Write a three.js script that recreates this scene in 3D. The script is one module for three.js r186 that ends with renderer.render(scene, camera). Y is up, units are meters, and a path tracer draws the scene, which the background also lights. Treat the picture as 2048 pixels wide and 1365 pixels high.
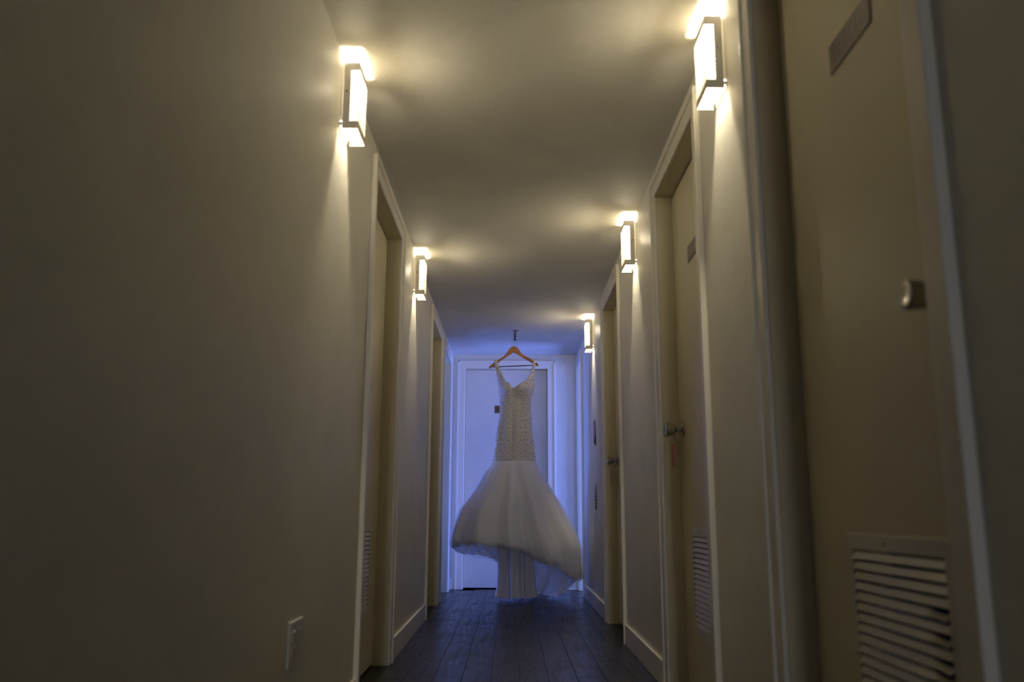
import * as THREE from 'three';
import { RoundedBoxGeometry } from 'three/addons/geometries/RoundedBoxGeometry.js';
import { mergeGeometries } from 'three/addons/utils/BufferGeometryUtils.js';
import { RectAreaLightUniformsLib } from 'three/addons/lights/RectAreaLightUniformsLib.js';
import { ImprovedNoise } from 'three/addons/math/ImprovedNoise.js';

RectAreaLightUniformsLib.init();
const scene = new THREE.Scene();
scene.background = new THREE.Color(0x000000);
const renderer = new THREE.WebGLRenderer({ antialias: true });
renderer.toneMapping = THREE.LinearToneMapping;
renderer.toneMappingExposure = 1.0;
renderer.shadowMap.enabled = true;

// ---------------------------------------------------------------- camera
const FOCAL = 1700, PW = 2048, PH = 1365, EYE = new THREE.Vector3(0, 0.693, 0);
const camera = new THREE.PerspectiveCamera(2 * Math.atan(PH / 2 / FOCAL) * 180 / Math.PI, PW / PH, 0.05, 60);
const R = (() => {                                     // the corridor vanishes at (1021, 1026); plumb lines meet far above
  const u1 = 1021.1 - PW / 2, v1 = 1025.9 - PH / 2, u2 = 1060 - PW / 2, v2 = -(FOCAL * FOCAL + u1 * u2) / v1;
  const fw = new THREE.Vector3(u1, -v1, -FOCAL).normalize(), up = new THREE.Vector3(u2, -v2, -FOCAL).normalize();
  const rt = new THREE.Vector3().crossVectors(fw, up);
  return new THREE.Matrix4().set(rt.x, rt.y, rt.z, 0, up.x, up.y, up.z, 0, -fw.x, -fw.y, -fw.z, 0, 0, 0, 0, 1);
})();
camera.position.copy(EYE);
camera.quaternion.setFromRotationMatrix(R);
camera.focus = 7.0;
camera.userData.fStop = 2.8;
scene.add(camera);
function at(px, py, z) {                               // the point at depth z that is seen at a pixel
  const d = new THREE.Vector3(px - PW / 2, -(py - PH / 2), -FOCAL).applyMatrix4(R);
  return d.multiplyScalar((z - EYE.z) / d.z).add(EYE);
}

// ---------------------------------------------------------------- light levels
const LAMP = new THREE.Color().setRGB(1.0, 0.87, 0.60);
const LAMP_CD = 2.0;
const DAY = new THREE.Color().setRGB(0.17, 0.27, 1.0);
const LOBBY = new THREE.Color().setRGB(0.90, 0.92, 1.0);
const DAY_RIGHT = 18, DAY_LEFT = 4.5, FILL_LOBBY = 46;  // the lobby level drives an added, unseen fill source

// ---------------------------------------------------------------- measures of the corridor
const XL = -0.566, XR = 0.633, H = 2.188, ZE = -8.067, ZB = 1.2, T = 0.13, REC = 0.065, DH = 2.055;

// ---------------------------------------------------------------- helpers
let seed = 20177;
const rnd = () => { seed = (seed * 1664525 + 1013904223) >>> 0; return seed / 4294967296; };
const noise = new ImprovedNoise();
const used = {};
function numbered(n) { const k = used[n] = (used[n] ?? -1) + 1; return k ? `${n}_${String(k).padStart(3, '0')}` : n; }
function shade(o) { o.castShadow = o.receiveShadow = true; return o; }
function boxUV(g) {                                    // uv in metres from the position, by the way the face points
  if (g.index) g = g.toNonIndexed();
  g.computeVertexNormals();
  const p = g.attributes.position, uv = new Float32Array(p.count * 2), a = new THREE.Vector3(), b = new THREE.Vector3(), c = new THREE.Vector3();
  for (let i = 0; i < p.count; i += 3) {
    a.fromBufferAttribute(p, i); b.fromBufferAttribute(p, i + 1).sub(a); c.fromBufferAttribute(p, i + 2).sub(a);
    b.cross(c); const ax = Math.abs(b.x), ay = Math.abs(b.y), az = Math.abs(b.z);
    for (let k = i; k < i + 3; k++) {
      const x = p.getX(k), y = p.getY(k), z = p.getZ(k);
      if (ax >= ay && ax >= az) { uv[k * 2] = z; uv[k * 2 + 1] = y; }
      else if (ay >= az) { uv[k * 2] = x; uv[k * 2 + 1] = z; }
      else { uv[k * 2] = x; uv[k * 2 + 1] = y; }
    }
  }
  g.setAttribute('uv', new THREE.BufferAttribute(uv, 2));
  return g;
}
const span = (x0, x1, y0, y1, z0, z1) => new THREE.BoxGeometry(Math.abs(x1 - x0), Math.abs(y1 - y0), Math.abs(z1 - z0)).translate((x0 + x1) / 2, (y0 + y1) / 2, (z0 + z1) / 2);
const rspan = (x0, x1, y0, y1, z0, z1, r = 0.003) => new RoundedBoxGeometry(Math.abs(x1 - x0), Math.abs(y1 - y0), Math.abs(z1 - z0), 2, r).translate((x0 + x1) / 2, (y0 + y1) / 2, (z0 + z1) / 2);
function merge(list) { return mergeGeometries(list.map(g => { g = g.index ? g.toNonIndexed() : g; for (const k of Object.keys(g.attributes)) if (!['position', 'normal', 'uv'].includes(k)) g.deleteAttribute(k); return g; })); }
function obj(name, g, m, parent = scene) {
  const geo = Array.isArray(g) ? (g.length > 1 ? merge(g) : g[0]) : g;
  const o = shade(new THREE.Mesh(geo, m)); o.name = parent === scene ? numbered(name) : name; parent.add(o); return o;
}
function group(name, pos = [0, 0, 0]) { const o = new THREE.Group(); o.name = numbered(name); o.position.set(...pos); scene.add(o); return o; }
function tag(o, label, category, grp) { Object.assign(o.userData, { label, category }); if (grp) o.userData.group = grp; return o; }
function struct(o, label, category) { o.userData.kind = 'structure'; o.userData.label = label; o.userData.category = category; return o; }
function dataTex(n, fn, srgb, rx = 1, ry = 1) {
  const d = new Uint8Array(n * n * 4);
  for (let j = 0; j < n; j++) for (let i = 0; i < n; i++) { const c = fn(i / n, j / n), k = (j * n + i) * 4; d[k] = c[0] * 255; d[k + 1] = c[1] * 255; d[k + 2] = c[2] * 255; d[k + 3] = 255; }
  const t = new THREE.DataTexture(d, n, n); t.wrapS = t.wrapT = THREE.RepeatWrapping; t.magFilter = THREE.LinearFilter; t.minFilter = THREE.LinearMipmapLinearFilter; t.generateMipmaps = true;
  if (srgb) t.colorSpace = THREE.SRGBColorSpace; t.repeat.set(rx, ry); t.needsUpdate = true; return t;
}
function tnoise(u, v, fu, fv, s) {                     // noise that repeats over the unit square
  const a = 2 * Math.PI * u, b = 2 * Math.PI * v;
  return noise.noise(Math.cos(a) * fu / 6.28 + s, Math.sin(a) * fu / 6.28 + Math.cos(b) * fv / 6.28, Math.sin(b) * fv / 6.28 + s * 1.7);
}
function canvasTex(w, h, draw) {
  const c = document.createElement('canvas'); c.width = w; c.height = h; draw(c.getContext('2d'), w, h);
  const t = new THREE.CanvasTexture(c); t.colorSpace = THREE.SRGBColorSpace; return t;
}

// ---------------------------------------------------------------- materials
const plasterBump = dataTex(256, (u, v) => { const n = 0.5 + 0.25 * tnoise(u, v, 60, 60, 1) + 0.2 * tnoise(u, v, 120, 120, 4) + 0.1 * tnoise(u, v, 14, 14, 8); return [n, n, n]; }, false, 2, 2);
const plasterMap = dataTex(128, (u, v) => { const n = 0.96 + 0.025 * tnoise(u, v, 8, 8, 2) + 0.015 * tnoise(u, v, 40, 40, 5); return [n, n, n * 0.995]; }, true, 0.7, 0.7);
const woodMap = dataTex(512, (u, v) => {
  const g = tnoise(u, v, 90, 4, 3), h = tnoise(u, v, 26, 2.5, 9), k = tnoise(u, v, 160, 9, 6);
  const n = 0.62 + 0.34 * g + 0.26 * h + 0.2 * k;
  return [0.155 * n + 0.03, 0.12 * n + 0.022, 0.105 * n + 0.02].map(c => Math.max(0, Math.min(1, c * 0.58)));
}, true, 1, 1);
const woodRough = dataTex(256, (u, v) => { const n = 0.36 + 0.12 * tnoise(u, v, 70, 5, 3) + 0.1 * tnoise(u, v, 9, 9, 7); return [n, n, n]; }, false, 1, 1);
const std = (r, g, b, o = {}) => new THREE.MeshStandardMaterial({ color: new THREE.Color().setRGB(r, g, b), roughness: 0.6, ...o });
const M = {
  wall: std(0.74, 0.72, 0.68, { roughness: 0.55, map: plasterMap, bumpMap: plasterBump, bumpScale: 0.0008 }),
  ceil: std(0.72, 0.70, 0.66, { roughness: 0.8, map: plasterMap, bumpMap: plasterBump, bumpScale: 0.001 }),
  trim: std(0.72, 0.69, 0.62, { roughness: 0.38 }),
  door: std(0.64, 0.58, 0.42, { roughness: 0.42, bumpMap: plasterBump, bumpScale: 0.0003 }),
  vent: std(0.62, 0.59, 0.52, { roughness: 0.35 }),
  chrome: std(0.46, 0.45, 0.44, { roughness: 0.16, metalness: 1 }),
  steel: std(0.42, 0.41, 0.40, { roughness: 0.3, metalness: 1 }),
  black: std(0.01, 0.01, 0.01, { roughness: 0.5 }),
  red: std(0.42, 0.035, 0.02, { roughness: 0.4 }),
  cream: std(0.62, 0.5, 0.36, { roughness: 0.5 }),
  floor: std(1, 1, 1, { map: woodMap, roughness: 1, roughnessMap: woodRough }),
  lampMetal: std(0.66, 0.62, 0.53, { roughness: 0.45 }),
  slat: new THREE.MeshPhysicalMaterial({ color: new THREE.Color().setRGB(0.92, 0.90, 0.86), roughness: 1, transmission: 0.7, thickness: 0, side: THREE.DoubleSide }),
  slatWhite: std(0.8, 0.79, 0.75, { roughness: 0.7 }),
  bulb: std(1, 1, 1, { emissive: new THREE.Color().setRGB(1, 0.9, 0.7), emissiveIntensity: 6 }),
  glow: std(0.5, 0.5, 0.5, { emissive: DAY, emissiveIntensity: 4, roughness: 0.3 }),
  glowFill: std(0.5, 0.5, 0.5, { emissive: LOBBY, emissiveIntensity: 3, roughness: 0.3 }),
  outlet: std(0.62, 0.60, 0.55, { roughness: 0.35 }),
  hanger: std(0.40, 0.16, 0.045, { roughness: 0.32, map: dataTex(128, (u, v) => { const n = 0.85 + 0.16 * tnoise(u, v, 6, 40, 3) + 0.08 * tnoise(u, v, 4, 90, 5); return [n, n * 0.97, n * 0.94]; }, true, 4, 4) }),
  rod: std(0.09, 0.035, 0.02, { roughness: 0.35 }),
};

// ---------------------------------------------------------------- the setting
const Ldoors = [[-3.31, -4.13], [-5.87, -6.69], [-7.0, -7.80]];
const Rdoors = [[-1.23, -2.03], [-2.74, -3.53], [-4.87, -5.67], [-7.49, -8.02]];
function sideWall(name, x0, doors, label) {
  const s = new THREE.Shape(); s.moveTo(-ZB, 0);
  for (const [a, b] of doors) { s.lineTo(-a, 0); s.lineTo(-a, DH); s.lineTo(-b, DH); s.lineTo(-b, 0); }
  s.lineTo(-ZE + 0.13, 0); s.lineTo(-ZE + 0.13, H); s.lineTo(-ZB, H); s.closePath();
  const g = new THREE.ExtrudeGeometry(s, { depth: T, bevelEnabled: false }).rotateY(Math.PI / 2).translate(x0, 0, 0);
  return struct(obj(name, boxUV(g), M.wall), label, 'wall');
}
sideWall('wall_left', XL - T, Ldoors, 'pale plaster left wall of the corridor with three doorways');
sideWall('wall_right', XR, Rdoors, 'pale plaster right wall of the corridor with four doorways');
const EL = -0.444, ER = 0.352;
{
  const s = new THREE.Shape(); s.moveTo(XL, 0); s.lineTo(EL, 0); s.lineTo(EL, DH); s.lineTo(ER, DH); s.lineTo(ER, 0); s.lineTo(XR, 0); s.lineTo(XR, H); s.lineTo(XL, H); s.closePath();
  struct(obj('wall_end', boxUV(new THREE.ExtrudeGeometry(s, { depth: T, bevelEnabled: false }).translate(0, 0, ZE - T)), M.wall), 'end wall of the corridor behind the hanging dress', 'wall');
}
struct(obj('ceiling', boxUV(span(-3.2, 3.2, H, H + 0.1, 14.2, -10.2)), M.ceil), 'low smooth pale ceiling of the corridor', 'ceiling');
const floor = struct(obj('floor', boxUV(span(-3.2, 3.2, -0.1, -0.012, 14.2, -10.2)), M.floor), 'dark wood plank floor of the corridor', 'floor');
{
  const mats = [0.8, 0.95, 1.1, 1.25].map((k, i) => { const m = M.floor.clone(); m.color.setRGB(k, k, k); m.map = woodMap.clone(); m.map.offset.set(i * 0.27, i * 0.41); m.map.needsUpdate = true; return m; });
  const w = 0.123, L = 1.22, geo = boxUV(new RoundedBoxGeometry(w - 0.0015, 0.0115, L - 0.0015, 1, 0.0012));
  for (let i = 0, x = XL - T; x < XR + T - 0.02; x += w, i++) {
    for (let z = ZB - (i * 0.437 % 1) * L + 0.4; z > ZE + 0.1; z -= L) { const p = obj('plank', geo, mats[Math.floor(rnd() * 4)], floor); p.position.set(x + w / 2, -0.006, z - L / 2); }
  }
}
// rooms beside the end of the corridor, whose daylight falls through the two open doorways, and the lobby behind
function roomWall(name, b, label) { return struct(obj(name, boxUV(span(...b)), M.wall), label, 'wall'); }
roomWall('wall_room_right_back', [XR + T, 2.7, 0, H, -9.6, -9.7], 'daylit wall of the right side room seen through its doorway');
roomWall('wall_room_right_front', [XR + T, 2.7, 0, H, -6.3, -6.2], 'front wall of the right side room');
roomWall('wall_room_right_inner', [XR + T - 0.1, XR + T, 0, H, ZE - T, -9.7], 'inner wall of the right side room');
roomWall('wall_room_left_back', [XL - T, -2.5, 0, H, -8.7, -8.8], 'back wall of the left side room');
roomWall('wall_room_left_front', [XL - T, -2.5, 0, H, -6.8, -6.9], 'front wall of the left side room');
roomWall('wall_room_left_inner', [XL - T, XL - T + 0.1, 0, H, ZE - T, -8.8], 'inner wall of the left side room');
roomWall('wall_lobby_back', [-3.1, 3.1, 0, H, 14, 14.1], 'far wall of the lobby behind the corridor');
roomWall('wall_lobby_left', [-3.1, -3, 0, H, 1.2, 14], 'left wall of the lobby behind the corridor');
roomWall('wall_lobby_right', [3, 3.1, 0, H, 1.2, 14], 'right wall of the lobby behind the corridor');
roomWall('wall_lobby_front_left', [-3, XL - T, 0, H, 1.1, 1.2], 'left front wall of the lobby');
roomWall('wall_lobby_front_right', [XR + T, 3, 0, H, 1.1, 1.2], 'right front wall of the lobby');
function sideWindow(name, x, sgn, z0, z1, y0, y1, za, zb, power, label) {     // wall with a window; the room lies on the side sgn
  const s = new THREE.Shape(); s.moveTo(-za, 0); s.lineTo(-zb, 0); s.lineTo(-zb, H); s.lineTo(-za, H); s.closePath();
  const h = new THREE.Path(); h.moveTo(-z0, y0); h.lineTo(-z0, y1); h.lineTo(-z1, y1); h.lineTo(-z1, y0); h.closePath(); s.holes.push(h);
  struct(obj(sgn < 0 ? 'wall_room_right_outer' : 'wall_room_left_outer', boxUV(new THREE.ExtrudeGeometry(s, { depth: 0.1, bevelEnabled: false }).rotateY(Math.PI / 2).translate(x - 0.05, 0, 0)), M.wall), 'window wall of the ' + (sgn < 0 ? 'right' : 'left') + ' side room', 'wall');
  const w = group(name, [x, y0, (z0 + z1) / 2]); struct(w, label, 'window');
  const W = Math.abs(z1 - z0), HH = y1 - y0, f = 0.05;
  obj('window_frame', [span(-0.04, 0.04, 0, f, -W / 2, W / 2), span(-0.04, 0.04, HH - f, HH, -W / 2, W / 2), span(-0.04, 0.04, f, HH - f, -W / 2, -W / 2 + f), span(-0.04, 0.04, f, HH - f, W / 2 - f, W / 2), span(-0.04, 0.04, f, HH - f, -0.02, 0.02)], M.trim, w);
  for (const k of [-1, 1]) obj('pane', span(-0.005, 0.005, f, HH - f, k * 0.02, k * (W / 2 - f)), M.glow, w);
  const l = new THREE.RectAreaLight(DAY, power, W, HH); l.position.set(sgn * 0.06, HH / 2, 0); l.lookAt(sgn * 5, 0, 0);
  l.rotation.set(0, sgn < 0 ? Math.PI / 2 : -Math.PI / 2, 0); l.name = 'window_light'; l.castShadow = true; w.add(l);
}
sideWindow('window_1', 2.65, -1, -6.8, -8.1, 0.1, 1.9, -6.2, -9.7, DAY_RIGHT, 'window of the right side room');
sideWindow('window_2', -2.45, 1, -7.1, -8.4, 0.5, 2.0, -6.8, -8.8, DAY_LEFT, 'window of the left side room');

{ // unseen frosted window behind the camera, added as frontal fill light
  const w = group('window_3', [0, 0.9, 13.98]); struct(w, 'added frosted window for fill light in the lobby behind the corridor', 'window');
  obj('window_frame', [span(-0.55, 0.55, 0, 0.05, -0.03, 0.02), span(-0.55, 0.55, 1.05, 1.1, -0.03, 0.02), span(-0.55, -0.5, 0.05, 1.05, -0.03, 0.02), span(0.5, 0.55, 0.05, 1.05, -0.03, 0.02)], M.trim, w);
  obj('pane', span(-0.5, 0.5, 0.05, 1.05, -0.01, 0.01), M.glowFill, w);
  const l = new THREE.RectAreaLight(LOBBY, FILL_LOBBY, 1.0, 1.0); l.position.set(0, 0.55, -0.04); l.name = 'window_light'; l.castShadow = true; w.add(l);  // added fill that brightens the dress front and the far jambs
}

// ---------------------------------------------------------------- doors
const plateTex = (bg, fg, seedN) => canvasTex(512, 160, (c, w, h) => {
  c.fillStyle = bg; c.fillRect(0, 0, w, h); c.strokeStyle = fg; c.lineWidth = 5; c.globalAlpha = 0.5; c.strokeRect(10, 10, w - 20, h - 20); c.globalAlpha = 1;
  c.lineWidth = 18; let s = seedN; const r = () => (s = (s * 16807) % 2147483647) / 2147483647;
  for (let i = 0; i < 6; i++) { const x = 75 + i * 68; c.beginPath(); if (r() < 0.6) c.ellipse(x, h / 2, 17, 34, 0, 0.5 * r(), 5.2 + r()); else { c.moveTo(x - 14, h / 2 + 34); c.lineTo(x, h / 2 - 34); c.lineTo(x + 14, h / 2 + 34); } c.stroke(); }
});
const M_plateBrass = std(1, 1, 1, { map: plateTex('#4a3b29', '#0e0a06', 7), roughness: 0.4 });
const M_plateDark = std(1, 1, 1, { map: plateTex('#4b423b', '#8b8172', 91), roughness: 0.4 });
const slatCache = {};
// a doorway is built facing +z with its opening from x = 0 to w; sides 'left' and 'right' turn it into the walls
function doorway(n, place, w, o) {
  const d = group('door_' + n); struct(d, o.label, 'door');
  const cw = 0.068, ct = 0.014, jt = 0.018;
  // casing: flat board with a rounded raised back band
  const band = (x0, x1, y0, y1) => rspan(x0, x1, y0, y1, 0, ct, 0.005);
  const cs = [];
  if (!o.noNear) cs.push(band(-cw, 0.004, 0, DH + cw), rspan(-cw - 0.004, -cw + 0.016, 0, DH + cw + 0.004, 0, ct + 0.007, 0.004));
  if (!o.noFar) cs.push(band(w - 0.004, w + cw, 0, DH + cw), rspan(w + cw - 0.016, w + cw + 0.004, 0, DH + cw + 0.004, 0, ct + 0.007, 0.004));
  cs.push(band(0, w + (o.noFar ? 0.03 : 0), DH - 0.004, DH + cw), rspan(-cw, w + (o.noFar ? 0.03 : cw), DH + cw - 0.016, DH + cw + 0.004, 0, ct + 0.007, 0.004));
  obj('casing', cs, M.trim, d);
  obj('jamb', [span(0, 0.006, 0, DH, -T, 0.001), span(w - 0.006, w, 0, DH, -T, 0.001), span(0.006, w - 0.006, DH - 0.006, DH, -T, 0.001)], M.door, d);
  if (!o.open) {
    const g = o.gap ?? 0.007, z1 = -REC, z0 = -REC - 0.04;
    const rect = (S, x0, x1, y0, y1) => { S.moveTo(x0, y0); S.lineTo(x1, y0); S.lineTo(x1, y1); S.lineTo(x0, y1); S.closePath(); return S; };
    const leaf = rect(new THREE.Shape(), 0.007 + g, w - 0.007 - g, 0.013, DH - 0.007 - g);
    if (o.vent) leaf.holes.push(rect(new THREE.Path(), o.vent[0] + 0.016, o.vent[1] - 0.016, o.vent[2] + 0.02, o.vent[3] - 0.02));
    obj('door_leaf', boxUV(new THREE.ExtrudeGeometry(leaf, { depth: 0.038, bevelEnabled: true, bevelSize: 0.001, bevelThickness: 0.001, bevelSegments: 1 }).translate(0, 0, z0 + 0.001)), o.paint ?? M.door, d);
    obj('stop', [span(0.006, 0.022, 0, DH - 0.006, z0 - 0.015, z0 - 0.001), span(w - 0.022, w - 0.006, 0, DH - 0.006, z0 - 0.015, z0 - 0.001), span(0.022, w - 0.022, DH - 0.022, DH - 0.006, z0 - 0.015, z0 - 0.001)], M.door, d);
    if (o.vent) {
      const [a, b, y0, y1] = o.vent, v = new THREE.Group(); v.name = 'vent_grille'; v.position.set(a, y0, z1); d.add(v);
      const vw = b - a, vh = y1 - y0, fr = 0.032, th = 0.009;
      obj('vent_frame', [rspan(0, vw, 0, fr, 0, th), rspan(0, vw, vh - fr, vh, 0, th), rspan(0, fr * 0.7, fr * 0.8, vh - fr * 0.8, 0, th), rspan(vw - fr * 0.7, vw, fr * 0.8, vh - fr * 0.8, 0, th)], M.vent, v);
      const N = 17, pitch = (vh - 2 * fr) / N, key = vw.toFixed(3);
      slatCache[key] ??= new RoundedBoxGeometry(vw - fr * 1.3, pitch * 0.80, 0.0016, 1, 0.0006).rotateX(-0.45);
      if (o.bent) slatCache.bent ??= (() => {            // a slat whose end has been kicked up
        const g = new THREE.BoxGeometry(vw - fr * 1.3, pitch * 0.80, 0.0016, 24, 2, 1), p = g.attributes.position, e = (vw - fr * 1.3) / 2;
        for (let k = 0; k < p.count; k++) { const t = Math.max(0, (p.getX(k) / e - 0.55) / 0.45), a = -0.45 - 0.75 * Math.sin(Math.min(1, t) * Math.PI * 0.8), y = p.getY(k), z = p.getZ(k); p.setY(k, y * Math.cos(a) - z * Math.sin(a) - 0.002 * t); p.setZ(k, y * Math.sin(a) + z * Math.cos(a) + 0.003 * t); }
        g.computeVertexNormals(); return g;
      })();
      for (let i = 0; i < N; i++) { const s = obj('slat', o.bent?.includes(N - 1 - i) ? slatCache.bent : slatCache[key], M.vent, v); s.position.set(vw / 2, fr + pitch * (i + 0.5), 0.0065); }
      for (const [sx, sy] of [[vw * 0.42, vh - fr / 2], [vw * 0.5, fr / 2], [fr * 0.35, vh * 0.42]]) obj('screw', new THREE.CylinderGeometry(0.0035, 0.0035, 0.002, 10).rotateX(Math.PI / 2).translate(sx, sy, th), M.rod, v);
    }
    if (o.plate) { const [a, b, y0, y1, m] = o.plate; const p = obj('name_plate', new RoundedBoxGeometry(b - a, y1 - y0, 0.003, 1, 0.001), m, d); p.position.set((a + b) / 2, (y0 + y1) / 2, z1 + 0.0015); 
      const uv = p.geometry.attributes.uv, ps = p.geometry.attributes.position; for (let i = 0; i < uv.count; i++) uv.setXY(i, ps.getX(i) / (b - a) + 0.5, ps.getY(i) / (y1 - y0) + 0.5); }
    if (o.knob) {
      const [kx, ky] = o.knob, prof = (pts) => new THREE.LatheGeometry(pts.map(p => new THREE.Vector2(...p)), 32).rotateX(Math.PI / 2);
      const k = obj('knob', prof([[0, 0.028], [0.010, 0.028], [0.015, 0.032], [0.0225, 0.036], [0.0235, 0.040], [0.0245, 0.066], [0.0235, 0.070], [0.017, 0.0715], [0.015, 0.070], [0.006, 0.0695], [0, 0.0695]]), M.chrome, d); k.position.set(kx, ky, z1);
      obj('shank', prof([[0.011, 0.004], [0.0095, 0.012], [0.0095, 0.030]]), M.steel, k);
      obj('rose', prof([[0.0, 0], [0.032, 0], [0.0325, 0.003], [0.030, 0.007], [0.022, 0.009], [0.012, 0.010], [0, 0.010]]), M.chrome, k);
      obj('keyhole', span(-0.001, 0.001, -0.005, 0.005, 0.0690, 0.0699), M.black, k);
    }
  }
  if (place.side === 'left') { d.position.set(XL, 0, place.z); d.rotation.y = Math.PI / 2; }        // local x runs to -z
  if (place.side === 'right') { d.position.set(XR, 0, place.z); d.rotation.y = -Math.PI / 2; }      // local x runs to +z
  if (place.side === 'end') d.position.set(place.x, 0, ZE);
  return d;
}
const L = (a, b) => ({ side: 'left', z: a }), RR = (b) => ({ side: 'right', z: b });
doorway(1, L(-3.31), 0.82, { label: 'cream door with louvred vent on the left wall, closer to the electrical outlet', vent: [0.28, 0.58, 0.25, 0.64], plate: [0.22, 0.425, 1.645, 1.715, M_plateDark] });
doorway(2, L(-5.87), 0.82, { label: 'cream door on the left wall next to the daylit doorway', vent: [0.26, 0.56, 0.25, 0.64], plate: [0.3, 0.5, 1.645, 1.715, M_plateDark] });
doorway(3, L(-7.0), 0.80, { label: 'open doorway at the end of the left wall lit pale blue', open: true });
doorway(4, RR(-2.03), 0.80, { label: 'cream door with brown name plate and louvred vent with bent slats', vent: [0.245, 0.66, 0.255, 0.655], plate: [0.325, 0.535, 1.632, 1.70, M_plateBrass], knob: [0.715, 1.036], bent: [4, 6, 8, 9, 10] });
doorway(5, RR(-3.53), 0.79, { label: 'cream door with chrome knob, dark name plate and vent between two wall lamps', vent: [0.21, 0.51, 0.25, 0.64], plate: [0.304, 0.504, 1.661, 1.727, M_plateDark], knob: [0.085, 1.026] });
doorway(6, RR(-5.67), 0.80, { label: 'cream door with chrome knob beside the posters on the right wall', vent: [0.20, 0.5, 0.25, 0.64], plate: [0.3, 0.5, 1.661, 1.727, M_plateDark], knob: [0.085, 1.026] });
doorway(7, RR(-8.02), 0.53, { label: 'open doorway at the end of the right wall filled with blue daylight', open: true });
doorway(8, { side: 'end', x: EL }, ER - EL, { label: 'closed pale door in the end wall behind the dress', plate: [0.288, 0.49, 1.628, 1.70, M_plateBrass], paint: M.wall, gap: 0.002 });

// baseboards: one object for each run between two doorways
function baseboard(side, x0, x1, z0, z1, label) {
  const t = 0.014, h = 0.105;
  struct(obj('baseboard_' + side, rspan(x0, x1, 0, h, z0, z1, 0.004), M.trim), label, 'baseboard');
}
const C7 = 0.074;
baseboard('left', XL, XL + 0.014, ZB, -3.31 + C7, 'baseboard of the left wall below the electrical outlet');
baseboard('left', XL, XL + 0.014, -4.13 - C7, -5.87 + C7, 'baseboard of the left wall between the two closed doors');
baseboard('left', XL, XL + 0.014, -6.69 - C7, -7.0 + C7, 'short baseboard of the left wall beside the daylit doorway');
baseboard('right', XR - 0.014, XR, ZB, -1.23 + C7, 'baseboard of the right wall beside the lobby');
baseboard('right', XR - 0.014, XR, -2.03 - C7, -2.74 + C7, 'baseboard of the right wall below the largest wall lamp');
baseboard('right', XR - 0.014, XR, -3.53 - C7, -4.87 + C7, 'baseboard of the right wall between the two knobbed doors');
baseboard('right', XR - 0.014, XR, -5.67 - C7, -7.49 + C7, 'baseboard of the right wall below the posters');
baseboard('end', XL, EL - C7, ZE, ZE + 0.014, 'short baseboard left of the end door');
baseboard('end', ER + C7, XR, ZE, ZE + 0.014, 'short baseboard right of the end door');

// ---------------------------------------------------------------- wall lamps
const SW = 0.14, SH = 0.235, SP = 0.062, SB = 0.010;   // width along the wall, height, reach, gap behind
function sweepU(path, sec) {                            // a section (inset, height) swept along the three sides of the lamp
  const pos = [], n = sec.length, idx = [];
  const off = (k, d) => [[path.x0 + d, path.zb], [path.x0 + d, path.zf - d], [path.x1 - d, path.zf - d], [path.x1 - d, path.zb]][k];
  for (let k = 0; k < 4; k++) for (const [d, y] of sec) { const [x, z] = off(k, d); pos.push(x, y, z); }
  for (let k = 0; k < 3; k++) for (let i = 0; i < n; i++) { const j = (i + 1) % n, a = k * n + i, b = k * n + j, c = a + n, e = b + n; idx.push(a, c, b, b, c, e); }
  for (let i = 1; i < n - 1; i++) { idx.push(0, i, i + 1); idx.push(3 * n, 3 * n + i + 1, 3 * n + i); }
  const g = new THREE.BufferGeometry(); g.setAttribute('position', new THREE.Float32BufferAttribute(pos, 3)); g.setIndex(idx);
  return boxUV(g);
}
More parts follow.
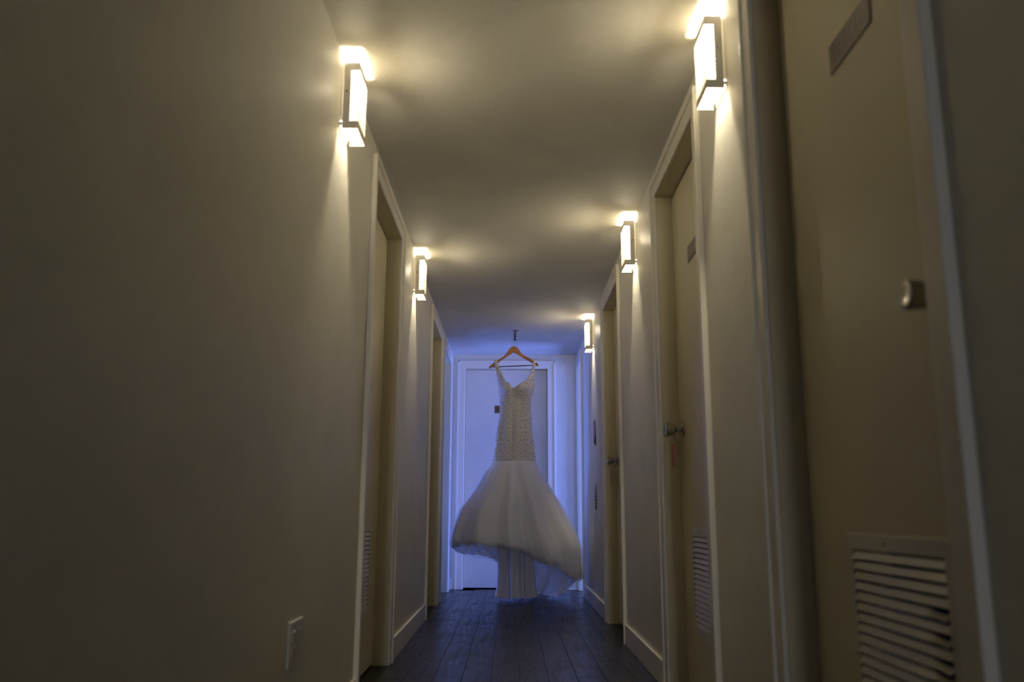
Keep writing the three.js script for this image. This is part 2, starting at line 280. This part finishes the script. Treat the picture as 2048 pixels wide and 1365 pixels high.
function makeSconce() {                                 // local: x along the wall, z out of the wall, y = 0 at the lower rim
  const s = group('wall_sconce'), P = { x0: -SW / 2, x1: SW / 2, zb: SB, zf: SP }, th = 0.0018, lo = 0.027, hi = SH - 0.029, st = 0.024;
  const lip = { x0: -SW / 2 + 0.004, x1: SW / 2 - 0.004, zb: 0, zf: SB + 0.002 };
  obj('back_plate', [rspan(lip.x0, lip.x1, 0.004, SH - 0.004, 0, 0.003, 0.001), span(lip.x0, lip.x0 + 0.002, 0.03, SH - 0.006, 0.003, SB + 0.002), span(lip.x1 - 0.002, lip.x1, 0.03, SH - 0.006, 0.003, SB + 0.002)], M.slatWhite, s);
  const wrap = (y0, y1) => sweepU(P, [[0, y0], [0, y1], [th, y1], [th, y0]]);
  const N = 13, p = (hi - lo) / N, Q = { ...P, zb: SB + st - 0.002 };
  obj('housing', [wrap(0, lo), wrap(hi, SH), span(-SW / 2, -SW / 2 + th, lo, hi, SB, SB + st), span(SW / 2 - th, SW / 2, lo, hi, SB, SB + st)].map(boxUV), M.lampMetal, s);
  const ribs = []; for (let i = 0; i <= N; i++) { const y = lo + p * i; ribs.push(sweepU(Q, [[0.0002, y - 0.0012], [0.0002, y + 0.0012], [0.0036, y + 0.0008], [0.0036, y - 0.0008]])); }
  obj('rib_cage', ribs, M.lampMetal, s);
  const g = sweepU(Q, [[0.0012, p * 0.18], [0.0012, p * 0.80], [0.0022, p * 0.80], [0.0022, p * 0.18]]);
  for (let i = 0; i < N; i++) { const o = obj('slat', g, M.slat, s); o.position.y = lo + p * i; }
  for (const k of [-1, 1]) obj('screw', new THREE.CylinderGeometry(0.0035, 0.0035, 0.003, 12).rotateZ(Math.PI / 2).translate(k * (SW / 2 + 0.001), SH * 0.56, SB + 0.011), M.chrome, s);
  for (const k of [-1, 1]) obj('spacer', new THREE.CylinderGeometry(0.006, 0.006, 0.012, 12).rotateX(Math.PI / 2).translate(k * (SW / 2 - 0.008), 0.02, 0.005), M.chrome, s);
  obj('bulb', new THREE.CapsuleGeometry(0.009, 0.05, 6, 16).translate(0, 0.145, 0.036), M.bulb, s);
  const l = new THREE.PointLight(LAMP, LAMP_CD, 0, 2); l.position.set(0, 0.16, 0.036); l.castShadow = true; l.shadow.radius = 1.2; l.name = 'sconce_light'; s.add(l);
  return s;
}
const proto = makeSconce();
const lamps = [
  ['left', -2.58, 'louvred box wall lamp on the left wall above the electrical outlet'],
  ['left', -4.73, 'louvred box wall lamp on the left wall between the two closed doors'],
  ['right', -2.30, 'louvred box wall lamp on the right wall beside the brass-plated door'],
  ['right', -4.12, 'louvred box wall lamp on the right wall between the two knobbed doors'],
  ['right', -6.37, 'louvred box wall lamp on the right wall above the posters'],
];
lamps.forEach(([side, z, label], i) => {
  let s = proto;
  if (i) { s = proto.clone(); s.name = numbered('wall_sconce'); scene.add(s); }
  s.position.set(side === 'left' ? XL : XR, 1.92, z - SW / 2); s.rotation.y = side === 'left' ? Math.PI / 2 : -Math.PI / 2;
  tag(s, label, 'wall lamp', 'louvred wall lamps along the corridor');
});

// ---------------------------------------------------------------- small things on the walls
{ // outlet plate
  const o = group('electrical_outlet', [XL, 0.357, -2.335]); o.rotation.y = Math.PI / 2; tag(o, 'pale electrical outlet plate low on the left wall', 'outlet');
  obj('plate', rspan(-0.07, 0.07, -0.058, 0.058, 0, 0.008, 0.003), M.outlet, o);
  obj('socket', [rspan(-0.05, -0.016, 0.004, 0.034, 0.006, 0.0105, 0.002), rspan(-0.05, -0.016, -0.034, -0.004, 0.006, 0.0105, 0.002)], M.outlet, o);
  for (const y of [0.021, -0.017]) obj('slot', [span(-0.04, -0.038, y - 0.004, y + 0.004, 0.0104, 0.0108), span(-0.028, -0.026, y - 0.004, y + 0.004, 0.0104, 0.0108), new THREE.CylinderGeometry(0.0022, 0.0022, 0.0004, 10).rotateX(Math.PI / 2).translate(-0.033, y - 0.009, 0.0106)], M.black, o);
  obj('blank_cover', rspan(0.016, 0.05, -0.034, 0.034, 0.006, 0.0095, 0.002), M.outlet, o);
}
function keyTag(z, x, y, label) {
  const k = group('key_tag', [x, y, z]); tag(k, label, 'key tag', 'red key tags hanging from knobs');
  const s = new THREE.Shape(); const w = 0.021, h = 0.105, r = 0.007;
  s.moveTo(-w + r, -h); s.lineTo(w - r, -h); s.quadraticCurveTo(w, -h, w, -h + r); s.lineTo(w, -r); s.quadraticCurveTo(w, 0, w - r, 0); s.lineTo(-w + r, 0); s.quadraticCurveTo(-w, 0, -w, -r); s.lineTo(-w, -h + r); s.quadraticCurveTo(-w, -h, -w + r, -h);
  obj('tag_body', new THREE.ExtrudeGeometry(s, { depth: 0.006, bevelEnabled: true, bevelSize: 0.001, bevelThickness: 0.001, bevelSegments: 2 }).translate(0, 0, -0.003).rotateY(-Math.PI / 2), M.cream, k);
  obj('tag_face', rspan(-0.0052, -0.0040, -h + 0.007, -0.007, -w + 0.005, w - 0.005, 0.0005), M.red, k);
  obj('ring', new THREE.TorusGeometry(0.008, 0.0009, 6, 20).rotateY(0.4).translate(0, 0.006, 0), M.steel, k);
  obj('key', [rspan(-0.002, 0.0, 0.008, 0.030, -0.006, 0.006, 0.0008)], M.steel, k);
}
const DX = XR + REC;
keyTag(-3.445, DX - 0.040, 0.975, 'red key tag with cream edge under the knob between two wall lamps');
keyTag(-5.585, DX - 0.040, 0.975, 'red key tag under the knob of the door beside the posters');
{ // chain under the near knob
  const k = group('key_chain', [DX - 0.010, 1.0, -1.335]); tag(k, 'thin dark key chain hanging under the knob of the brass-plated door', 'chain');
  obj('link_line', new THREE.CylinderGeometry(0.0012, 0.0012, 0.115, 8).translate(0, -0.058, 0), M.rod, k);
  for (const y of [-0.037, -0.072, -0.088, -0.115]) obj('bead', new THREE.SphereGeometry(0.0038, 12, 8).translate(0, y, 0), M.rod, k);
}
const posterTex = [canvasTex(256, 340, (c, w, h) => {
  c.fillStyle = '#8d7796'; c.fillRect(0, 0, w, h); c.fillStyle = '#a793ab'; for (let i = 0; i < 9; i++) c.fillRect(40 + (i % 3) * 12, 40 + i * 30, 150 - (i % 4) * 18, 12);
  c.fillStyle = '#e7e2e6'; c.fillRect(0, 0, w, 10); c.fillRect(0, h - 26, w, 26);
}), canvasTex(256, 340, (c, w, h) => {
  c.fillStyle = '#e4e0e6'; c.fillRect(0, 0, w, h); c.fillStyle = '#7c5fa6'; c.beginPath(); c.ellipse(w / 2, h / 2, 92, 138, 0, 0, 7); c.fill();
  c.fillStyle = '#d9d0e4'; for (let i = 0; i < 4; i++) c.fillRect(70, 85 + i * 50, 116, 14);
})];
[[1.287, 0.19, 'purple paper notice on the right wall, upper of two', 0], [0.812, 0.187, 'white paper notice with purple oval on the right wall, lower of two', 1]].forEach(([y, h, label, i]) => {
  const g = new THREE.BoxGeometry(0.145, h, 0.0008, 10, 8, 1), p = g.attributes.position;
  for (let k = 0; k < p.count; k++) { const u = p.getX(k) / 0.0725, v = p.getY(k) / h * 2; p.setZ(k, p.getZ(k) + 0.0025 + 0.009 * Math.max(0, u) ** 3 * Math.max(0, -v) + 0.002 * u * u); }
  g.computeVertexNormals();
  const o = obj('paper_notice', g, std(1, 1, 1, { map: posterTex[i], roughness: 0.8, side: THREE.DoubleSide })); o.position.set(XR, y, -6.345 - 0.07); o.rotation.y = -Math.PI / 2; tag(o, label, 'notice');
});

// ---------------------------------------------------------------- ceiling fitting and hanger
const ZD = -6.97;
const c8 = (x, y, z = ZD) => at(960 + x / 8.53, 640 + y / 8.53, z), c1 = (x, y, z = ZD) => at(860 + x / 4.014, 620 + y / 4.014, z), c2 = (x, y, z = ZD) => at(860 + x / 4.014, 900 + y / 4.014, z);
const tube = (pts, r, n = 40, k = 8) => new THREE.TubeGeometry(new THREE.CatmullRomCurve3(pts), n, r, k, false);
{
  const bx = c8(600, 200).x, s = group('ceiling_sprinkler', [bx, H, ZD]); tag(s, 'small metal ceiling sprinkler from which the hanger hangs', 'sprinkler');
  const lathe = pts => new THREE.LatheGeometry(pts.map(p => new THREE.Vector2(...p)), 32);
  obj('escutcheon', lathe([[0, -0.012], [0.012, -0.012], [0.022, -0.008], [0.032, -0.003], [0.034, 0], [0, 0]]), M.steel, s);
  obj('neck', new THREE.CylinderGeometry(0.009, 0.009, 0.014, 16).translate(0, -0.016, 0), M.steel, s);
  for (const k of [-1, 1]) obj('frame_arm', tube([[0.006, -0.02], [0.016, -0.03], [0.0155, -0.042], [0.004, -0.052]].map(([x, y]) => new THREE.Vector3(k * x, y, 0)), 0.0026, 20), M.chrome, s);
  obj('deflector', [new THREE.CylinderGeometry(0.012, 0.012, 0.0018, 20).translate(0, -0.054, 0), ...[0, 1, 2, 3, 4, 5].map(i => span(0.010, 0.016, -0.0549, -0.0531, -0.002, 0.002).rotateY(i * Math.PI / 3))], M.steel, s);
}
{
  const t = c8(595, 260), b = c8(592, 350), g = group('wire_tie', [t.x, b.y, ZD + 0.004]); tag(g, 'black twisted wire tie between the ceiling sprinkler and the hanger hook', 'wire tie');
  const h = t.y - b.y, V = (x, y, z) => new THREE.Vector3(x, y, z);
  obj('twist', tube([V(0, h + 0.012, 0), V(0.003, h * 0.8, 0.003), V(-0.002, h * 0.6, -0.002), V(0.002, h * 0.4, 0.003), V(-0.001, h * 0.2, -0.002), V(0, -0.004, 0)], 0.0058, 30), M.black, g);
  obj('loop', tube([V(0, h + 0.008, 0), V(0.012, h + 0.024, 0.004), V(0.006, h + 0.04, -0.012), V(-0.008, h + 0.03, -0.012), V(0, h + 0.008, 0)], 0.0014, 30), M.black, g);
  obj('tail', tube([V(0, h * 0.7, 0), V(0.010, h * 0.72, 0.002), V(0.019, h * 0.66, 0.003)], 0.0012, 12), M.black, g);
  obj('tail', tube([V(0.002, h * 0.25, 0), V(0.012, h * 0.05, 0.002), V(0.024, -h * 0.2, 0.004)], 0.0011, 12), M.black, g);
}
const hangerC = c8(575, 640);
{
  const h = group('clothes_hanger', [hangerC.x, hangerC.y, ZD]); tag(h, 'wooden clothes hanger with a trouser bar holding the wedding dress', 'hanger');
  const q = ([x, y]) => { const p = c8(x, y); return new THREE.Vector2(p.x - hangerC.x, p.y - hangerC.y); };
  const top = [[155, 830], [165, 800], [200, 770], [250, 735], [330, 678], [400, 630], [450, 580], [490, 520], [525, 480], [575, 460], [630, 475], [665, 515], [700, 570], [750, 615], [830, 655], [900, 695], [960, 735], [988, 765], [995, 790]];
  const bot = [[940, 770], [900, 738], [830, 700], [740, 650], [660, 600], [572, 553], [500, 598], [420, 650], [340, 705], [270, 760], [215, 805]];
  const s = new THREE.Shape(); const a = new THREE.SplineCurve(top.map(q)).getPoints(60), b1 = new THREE.SplineCurve(bot.slice(0, 6).map(q)).getPoints(24), b2 = new THREE.SplineCurve(bot.slice(5).map(q)).getPoints(24);
  s.setFromPoints([...a, ...b1, ...b2.slice(1)]);
  obj('shoulder', boxUV(new THREE.ExtrudeGeometry(s, { depth: 0.008, bevelEnabled: true, bevelSize: 0.0025, bevelThickness: 0.0035, bevelSegments: 3 }).translate(0, 0, -0.004)), M.hanger, h);
  const p0 = q([225, 806]), p1 = q([955, 776]); obj('bar', tube([new THREE.Vector3(p0.x, p0.y, 0), new THREE.Vector3(p1.x, p1.y, 0)], 0.0045, 4, 12), M.rod, h);
  obj('hook', tube([[573, 470], [572, 430], [565, 408], [548, 385], [543, 362], [556, 340], [590, 328], [620, 340], [645, 366]].map(([x, y]) => { const p = q([x, y]); return new THREE.Vector3(p.x, p.y, 0.004); }), 0.0014, 48), M.steel, h);
}

// ---------------------------------------------------------------- the wedding dress
const curve = (pts) => y => {                           // piecewise smooth function from sorted [key, value] pairs
  if (y <= pts[0][0]) return pts[0][1];
  for (let i = 1; i < pts.length; i++) if (y <= pts[i][0]) {
    const [a, A] = pts[i - 1], [b, B] = pts[i], p = pts[i - 2] ?? [2 * a - b, 2 * A - B], n = pts[i + 1] ?? [2 * b - a, 2 * B - A], t = (y - a) / (b - a);
    const m0 = (B - p[1]) / (b - p[0]) * (b - a), m1 = (n[1] - A) / (n[0] - a) * (b - a);
    return (2 * t ** 3 - 3 * t * t + 1) * A + (t ** 3 - 2 * t * t + t) * m0 + (-2 * t ** 3 + 3 * t * t) * B + (t ** 3 - t * t) * m1;
  }
  return pts[pts.length - 1][1];
};
function gridGeo(nu, nv, fn, closedU = false) {
  const pos = [], uv = [], idx = [];
  for (let j = 0; j <= nv; j++) for (let i = 0; i <= nu; i++) { const p = fn(i / nu, j / nv); pos.push(p.x, p.y, p.z); uv.push(i / nu, j / nv); }
  for (let j = 0; j < nv; j++) for (let i = 0; i < nu; i++) { const a = j * (nu + 1) + i, b = a + 1, c = a + nu + 1, d = c + 1; idx.push(a, c, b, b, c, d); }
  const g = new THREE.BufferGeometry(); g.setAttribute('position', new THREE.Float32BufferAttribute(pos, 3)); g.setAttribute('uv', new THREE.Float32BufferAttribute(uv, 2)); g.setIndex(idx); g.computeVertexNormals();
  if (closedU) { const n = g.attributes.normal; for (let j = 0; j <= nv; j++) { const a = j * (nu + 1), b = a + nu; const x = n.getX(a) + n.getX(b), y = n.getY(a) + n.getY(b), z = n.getZ(a) + n.getZ(b), l = Math.hypot(x, y, z) || 1; n.setXYZ(a, x / l, y / l, z / l); n.setXYZ(b, x / l, y / l, z / l); } }
  return g;
}
const dress = group('wedding_dress', [0.05, 0, ZD]);
tag(dress, 'white beaded mermaid wedding dress with tulle skirt hanging from the hanger', 'dress');
{
  const off = new THREE.Vector3(0.05, 0, ZD);
  const loc = p => p.sub(off);
  const dots = []; for (let i = 0; i < 8; i++) for (let j = 0; j < 8; j++) dots.push([(i + 0.25 + 0.5 * (j % 2) + 0.6 * (rnd() - 0.5)) / 8, (j + 0.5 + 0.6 * (rnd() - 0.5)) / 8, 0.022 + 0.014 * rnd(), 0.45 + 0.35 * rnd()]);
  const beadTex = dataTex(256, (u, v) => {            // lace ground with rows of small dark stones, a tile of 10 cm
    let n = 0.9 + 0.12 * tnoise(u, v, 14, 14, 2) + 0.08 * tnoise(u, v, 70, 70, 5);
    for (const [x, y, r, k] of dots) { let dx = Math.abs(u - x), dy = Math.abs(v - y); dx = Math.min(dx, 1 - dx); dy = Math.min(dy, 1 - dy); if (dx * dx + dy * dy < r * r) { n *= k; break; } }
    return [n, n * 0.985, n * 0.97];
  }, true, 10, 10);
  const Mbod = new THREE.MeshPhysicalMaterial({ color: new THREE.Color().setRGB(0.93, 0.91, 0.95), map: beadTex, roughness: 0.5, bumpMap: beadTex, bumpScale: 0.0008, side: THREE.DoubleSide, sheen: 0.4, sheenRoughness: 0.4 });
  const Msatin = new THREE.MeshPhysicalMaterial({ color: new THREE.Color().setRGB(0.80, 0.80, 0.86), roughness: 0.42, transmission: 0.2, thickness: 0, side: THREE.DoubleSide });
  const Mtulle = new THREE.MeshPhysicalMaterial({ color: new THREE.Color().setRGB(0.91, 0.90, 0.94), roughness: 1, transmission: 0.12, thickness: 0, side: THREE.DoubleSide });
  const Msheer = new THREE.MeshPhysicalMaterial({ color: new THREE.Color().setRGB(0.93, 0.93, 0.95), roughness: 1, transmission: 0.3, thickness: 0, transparent: true, opacity: 0.42, side: THREE.DoubleSide });
  // outlines in the coordinates of two enlarged crops (about a millimetre a unit)
  const Lx = curve([[560, 540], [640, 548], [700, 555], [760, 560], [830, 557], [890, 548], [960, 535], [1040, 525], [1120, 515], [1190, 503], [1240, 496], [1260, 490]]);
  const Rx = curve([[560, 833], [605, 841], [660, 830], [720, 815], [780, 812], [850, 815], [920, 820], [1000, 828], [1080, 838], [1150, 846], [1220, 851], [1260, 858]]);
  const neck = curve([[540, 545], [560, 560], [590, 574], [612, 583], [640, 604], [666, 634], [690, 622], [740, 592], [775, 571], [800, 548], [845, 540]]);
  const bodyPt = (X, Y, front) => {                     // a point of the bodice in front of or behind the hanger's plane
    const l = Lx(Y), r = Rx(Y), c = (l + r) / 2, a = (r - l) / 2, t = Math.max(-1, Math.min(1, (X - c) / a));
    let z = Math.sqrt(Math.max(0, 1 - Math.abs(t) ** 2.2)) * (0.052 + 0.03 * Math.max(0, (Y - 780) / 460));
    if (front) {
      z += 0.05 * (Math.exp(-(((X - 622) / 46) ** 2) - ((Y - 650) / 62) ** 2) + Math.exp(-(((X - 752) / 50) ** 2) - ((Y - 650) / 62) ** 2));
      z -= 0.03 * Math.exp(-(((X - 676) / 22) ** 2) - ((Y - 690) / 60) ** 2);
      z += 0.0045 * Math.sin(X * 0.075 + 0.6 * Math.sin(Y * 0.012)) * Math.max(0, 1 - t * t) * Math.min(1, Math.max(0, (Y - 640) / 100));
      z += 0.004 * noise.noise(X * 0.02, Y * 0.014, 3);
    } else z = -z * 0.8;
    const p = loc(c1(X, Y)); p.z += z; return p;
  };
  const BOT = 1246;
  const frontFn = (u, v) => {
    const t = -Math.cos(u * Math.PI);                   // dense near the sides
    let l = Lx(600), r = Rx(600), X = (l + r) / 2 + t * (r - l) / 2, top = neck(X), Y = top + (BOT + 6 * Math.sin(u * 40) - top) * v;
    l = Lx(Y); r = Rx(Y); return bodyPt((l + r) / 2 + t * (r - l) / 2, Y, true);
  };
  const front = gridGeo(96, 90, frontFn);
  const backFn = (u, v) => {
    const t = Math.cos(u * Math.PI), top = 625 + 100 * (1 - t * t), Y = top + (BOT - top) * v, l = Lx(Y), r = Rx(Y);
    return bodyPt((l + r) / 2 + t * (r - l) / 2, Y, false);
  };
  const metric = g => { const p = g.attributes.position, uv = g.attributes.uv; for (let i = 0; i < p.count; i++) uv.setXY(i, p.getX(i), p.getY(i)); return g; };
  const bodice = obj('bodice', [metric(front), metric(gridGeo(60, 60, backFn))], Mbod, dress); bodice.userData.label = 'fitted bodice covered in small crystals';
  // straps: front ribbons up to the hanger, over it and down to the back
  const strap = (outer, inner, name) => {
    const o = curve(outer.map(([x, y]) => [y, x])), n = curve(inner.map(([x, y]) => [y, x])), y0 = outer[0][1], y1 = 660;
    const fn = (u, v) => {
      if (v < 0.5) {                                    // back part, then over the hanger
        const k = v / 0.5, Y = 640 + (y0 - 640) * k, X = o(Math.max(y0, Y)) + (n(Math.max(y0, Y)) - o(Math.max(y0, Y))) * u + (name ? 26 : -14) * (1 - k), p = loc(c1(X, Y)); const e = bodyPt(X, 640, false);
        p.z = e.z * (1 - k) - 0.011 * k; if (k > 0.97) p.y += 0.003; return p;
      }
      const k = (v - 0.5) / 0.5, Y = y0 + (y1 - y0) * k, X = o(Y) + (n(Y) - o(Y)) * u, p = loc(c1(X, Y)), e = bodyPt(X, Math.max(600, Y), true);
      p.z = 0.011 + (e.z + 0.003 - 0.011) * Math.min(1, k * 1.15) ** 1.2 + 0.002 * Math.sin(u * Math.PI); return p;
    };
    const g = metric(gridGeo(10, 60, fn)); obj('strap', g, Mbod, dress); return fn;
  };
  const s1 = strap([[514, 409], [529, 480], [540, 560], [547, 640], [550, 665]], [[541, 409], [562, 500], [592, 574], [612, 640], [618, 665]], 1);
  const s2 = strap([[852, 405], [838, 500], [833, 560], [841, 605], [836, 665]], [[830, 405], [819, 490], [800, 542], [772, 580], [750, 665]], 0);
  // crystals
  const geo = new THREE.OctahedronGeometry(1, 0), list = [], nb = 2900;
  const put = (p, s) => list.push([p, s]);
  for (let i = 0; i < nb; i++) { const u = 0.03 + 0.94 * rnd(), v = rnd() ** 0.9, p = frontFn(u, 0.01 + 0.985 * v); p.z += 0.0012; put(p, 0.0013 + 0.0022 * rnd() ** 3 + (v > 0.96 ? 0.0012 : 0)); }
  for (const s of [s1, s2]) for (let i = 0; i < 170; i++) { const p = s(rnd(), 0.52 + 0.46 * rnd()); p.z += 0.0015; put(p, 0.0012 + 0.0016 * rnd()); }
  for (let i = 0; i < 260; i++) { const p = frontFn(i / 260, 0.97 + 0.05 * rnd()); p.z += 0.002; put(p, 0.0016 + 0.0014 * rnd()); }
  const beads = shade(new THREE.InstancedMesh(geo, std(0.85, 0.83, 0.82, { metalness: 0.9, roughness: 0.12 }), list.length)), mm = new THREE.Matrix4(), qq = new THREE.Quaternion(), ee = new THREE.Euler();
  list.forEach(([p, s], i) => { ee.set(rnd() * 6, rnd() * 6, rnd() * 6); mm.compose(p, qq.setFromEuler(ee), new THREE.Vector3(s, s, s)); beads.setMatrixAt(i, mm); });
  beads.name = 'crystals'; beads.userData.kind = 'stuff'; beads.userData.label = 'tiny sparkling crystals sewn on the bodice'; dress.add(beads);

  // skirt: hem heights are given for the front and for the back, across the picture
  const SL = curve([[100, 498], [140, 468], [180, 434], [290, 370], [390, 300], [470, 240], [570, 198], [640, 172], [710, 157], [770, 156], [840, 180], [900, 230], [1200, 330]]);
  const SR = curve([[100, 852], [130, 862], [190, 900], [270, 950], [350, 1000], [450, 1060], [570, 1120], [680, 1178], [770, 1212], [860, 1225], [960, 1234], [1030, 1237], [1100, 1215], [1200, 1150]]);
  const hemF = curve([[150, 760], [210, 748], [270, 757], [330, 747], [400, 742], [450, 757], [520, 771], [600, 781], [680, 787], [740, 797], [790, 820], [820, 842], [870, 880], [930, 902], [1000, 908], [1080, 942], [1130, 1000], [1180, 1022], [1240, 1026]]);
  const hemB = curve([[150, 800], [180, 842], [240, 850], [300, 862], [390, 880], [480, 935], [540, 1015], [590, 1130], [640, 1195], [760, 1200], [900, 1200], [1000, 1205], [1080, 1205], [1130, 1180], [1180, 1110], [1240, 1030]]);
  const skirt = (o) => (u, v) => {
    const th = u * 2 * Math.PI, cx = Math.cos(th), sz = Math.sin(th), fr = sz > 0;
    const w = Math.abs(cx) ** 3;
    const X0 = 697 + cx * 540, hf = hemF(X0), hb = hemB(X0), s = Math.min(1, Math.abs(sz) * 2.2), mid = (hf + hb) / 2;
    let hem = (fr ? mid + (hf - mid) * s : mid + (hb - mid) * s) + o.drop + o.rag * (noise.noise(Math.cos(th) * 9, Math.sin(th) * 9, o.s) + 0.7 * noise.noise(Math.cos(th) * 26, Math.sin(th) * 26, o.s));
    hem = Math.min(hem, 1200);
    const Y = 100 + (hem - 100) * v, l = SL(Y), r = SR(Y), c = (l + r) / 2, a = (r - l) / 2 * o.k;
    const grow = Math.min(1, Math.max(0, (Y - 105) / 380)), fold = o.amp * (0.25 + 0.75 * grow) * Math.min(1, (Y - 95) / 60);
    const q = o.fold; let f = 0.5 * Math.sin(th * 11 + q + 1.3 * noise.noise(cx * 2, sz * 2, q)) + 0.12 * Math.sin(th * 19 + q * 2.1 + 1.5 * v) + 1.2 * noise.noise(cx * 4, sz * 4, q + v * 0.8) + 0.18 * noise.noise(cx * 15, sz * 15, q + v * 2);
    const curl = v > 0.93 && fr ? 1 - o.curl * ((v - 0.93) / 0.07) ** 2 : 1;
    const side = 1 - 0.85 * Math.abs(cx) ** 6;         // keeps the outline of the picture at the sides
    const depth = fr ? 0.78 : 0.92, x = c + cx * a * curl * (1 + fold * f * 0.35 * side), p = loc(c2(x, Y));
    p.z += sz * a * 0.001 * depth * curl * (1 + fold * f) + (o.dz ?? 0);
    p.y = Math.max(p.y, 0.012 + 0.02 * Math.abs(noise.noise(cx * 12, sz * 12, o.s)));
    return p;
  };
  obj('tulle_skirt', gridGeo(420, 90, skirt({ k: 0.965, amp: 0.19, drop: 0, rag: 8, curl: 0.10, s: 2.3, fold: 2.3 }), true), Mtulle, dress);
  obj('sheer_overlay', gridGeo(420, 80, skirt({ k: 1.0, amp: 0.19, drop: 12, rag: 26, curl: 0.06, s: 7.9, fold: 2.3 }), true), Msheer, dress);
  obj('sheer_underlay', gridGeo(360, 70, skirt({ k: 0.84, amp: 0.12, drop: -30, rag: 30, curl: 0.02, s: 12.4, fold: 12.4, dz: -0.01 }), true), Msheer, dress);
  // satin lining falling to the floor
  const lining = (u, v) => {
    const th = u * 2 * Math.PI, cx = Math.cos(th), sz = Math.sin(th), Y = 120 + (1193 - 120) * v;
    const a = 150 - 45 * v + 25 * Math.sin(v * 3) + 45 * Math.max(0, (v - 0.72) / 0.28) ** 1.5, f = 0.5 * Math.sin(th * 5 + 0.8) + 0.4 * Math.sin(th * 9 + 2 + v * 2) + 0.5 * noise.noise(cx * 3, sz * 3, v * 1.5);
    const p = loc(c2(690 + cx * a * (1 + 0.3 * f * v), Y - 12 * f * (v > 0.95 ? 1 : 0))); p.z += sz * 0.11 * (1 + 0.6 * f * v) - 0.10 * v; p.y = Math.max(p.y, 0.006); return p;
  };
  obj('satin_lining', gridGeo(240, 70, lining, true), Msatin, dress);
}

renderer.render(scene, camera);
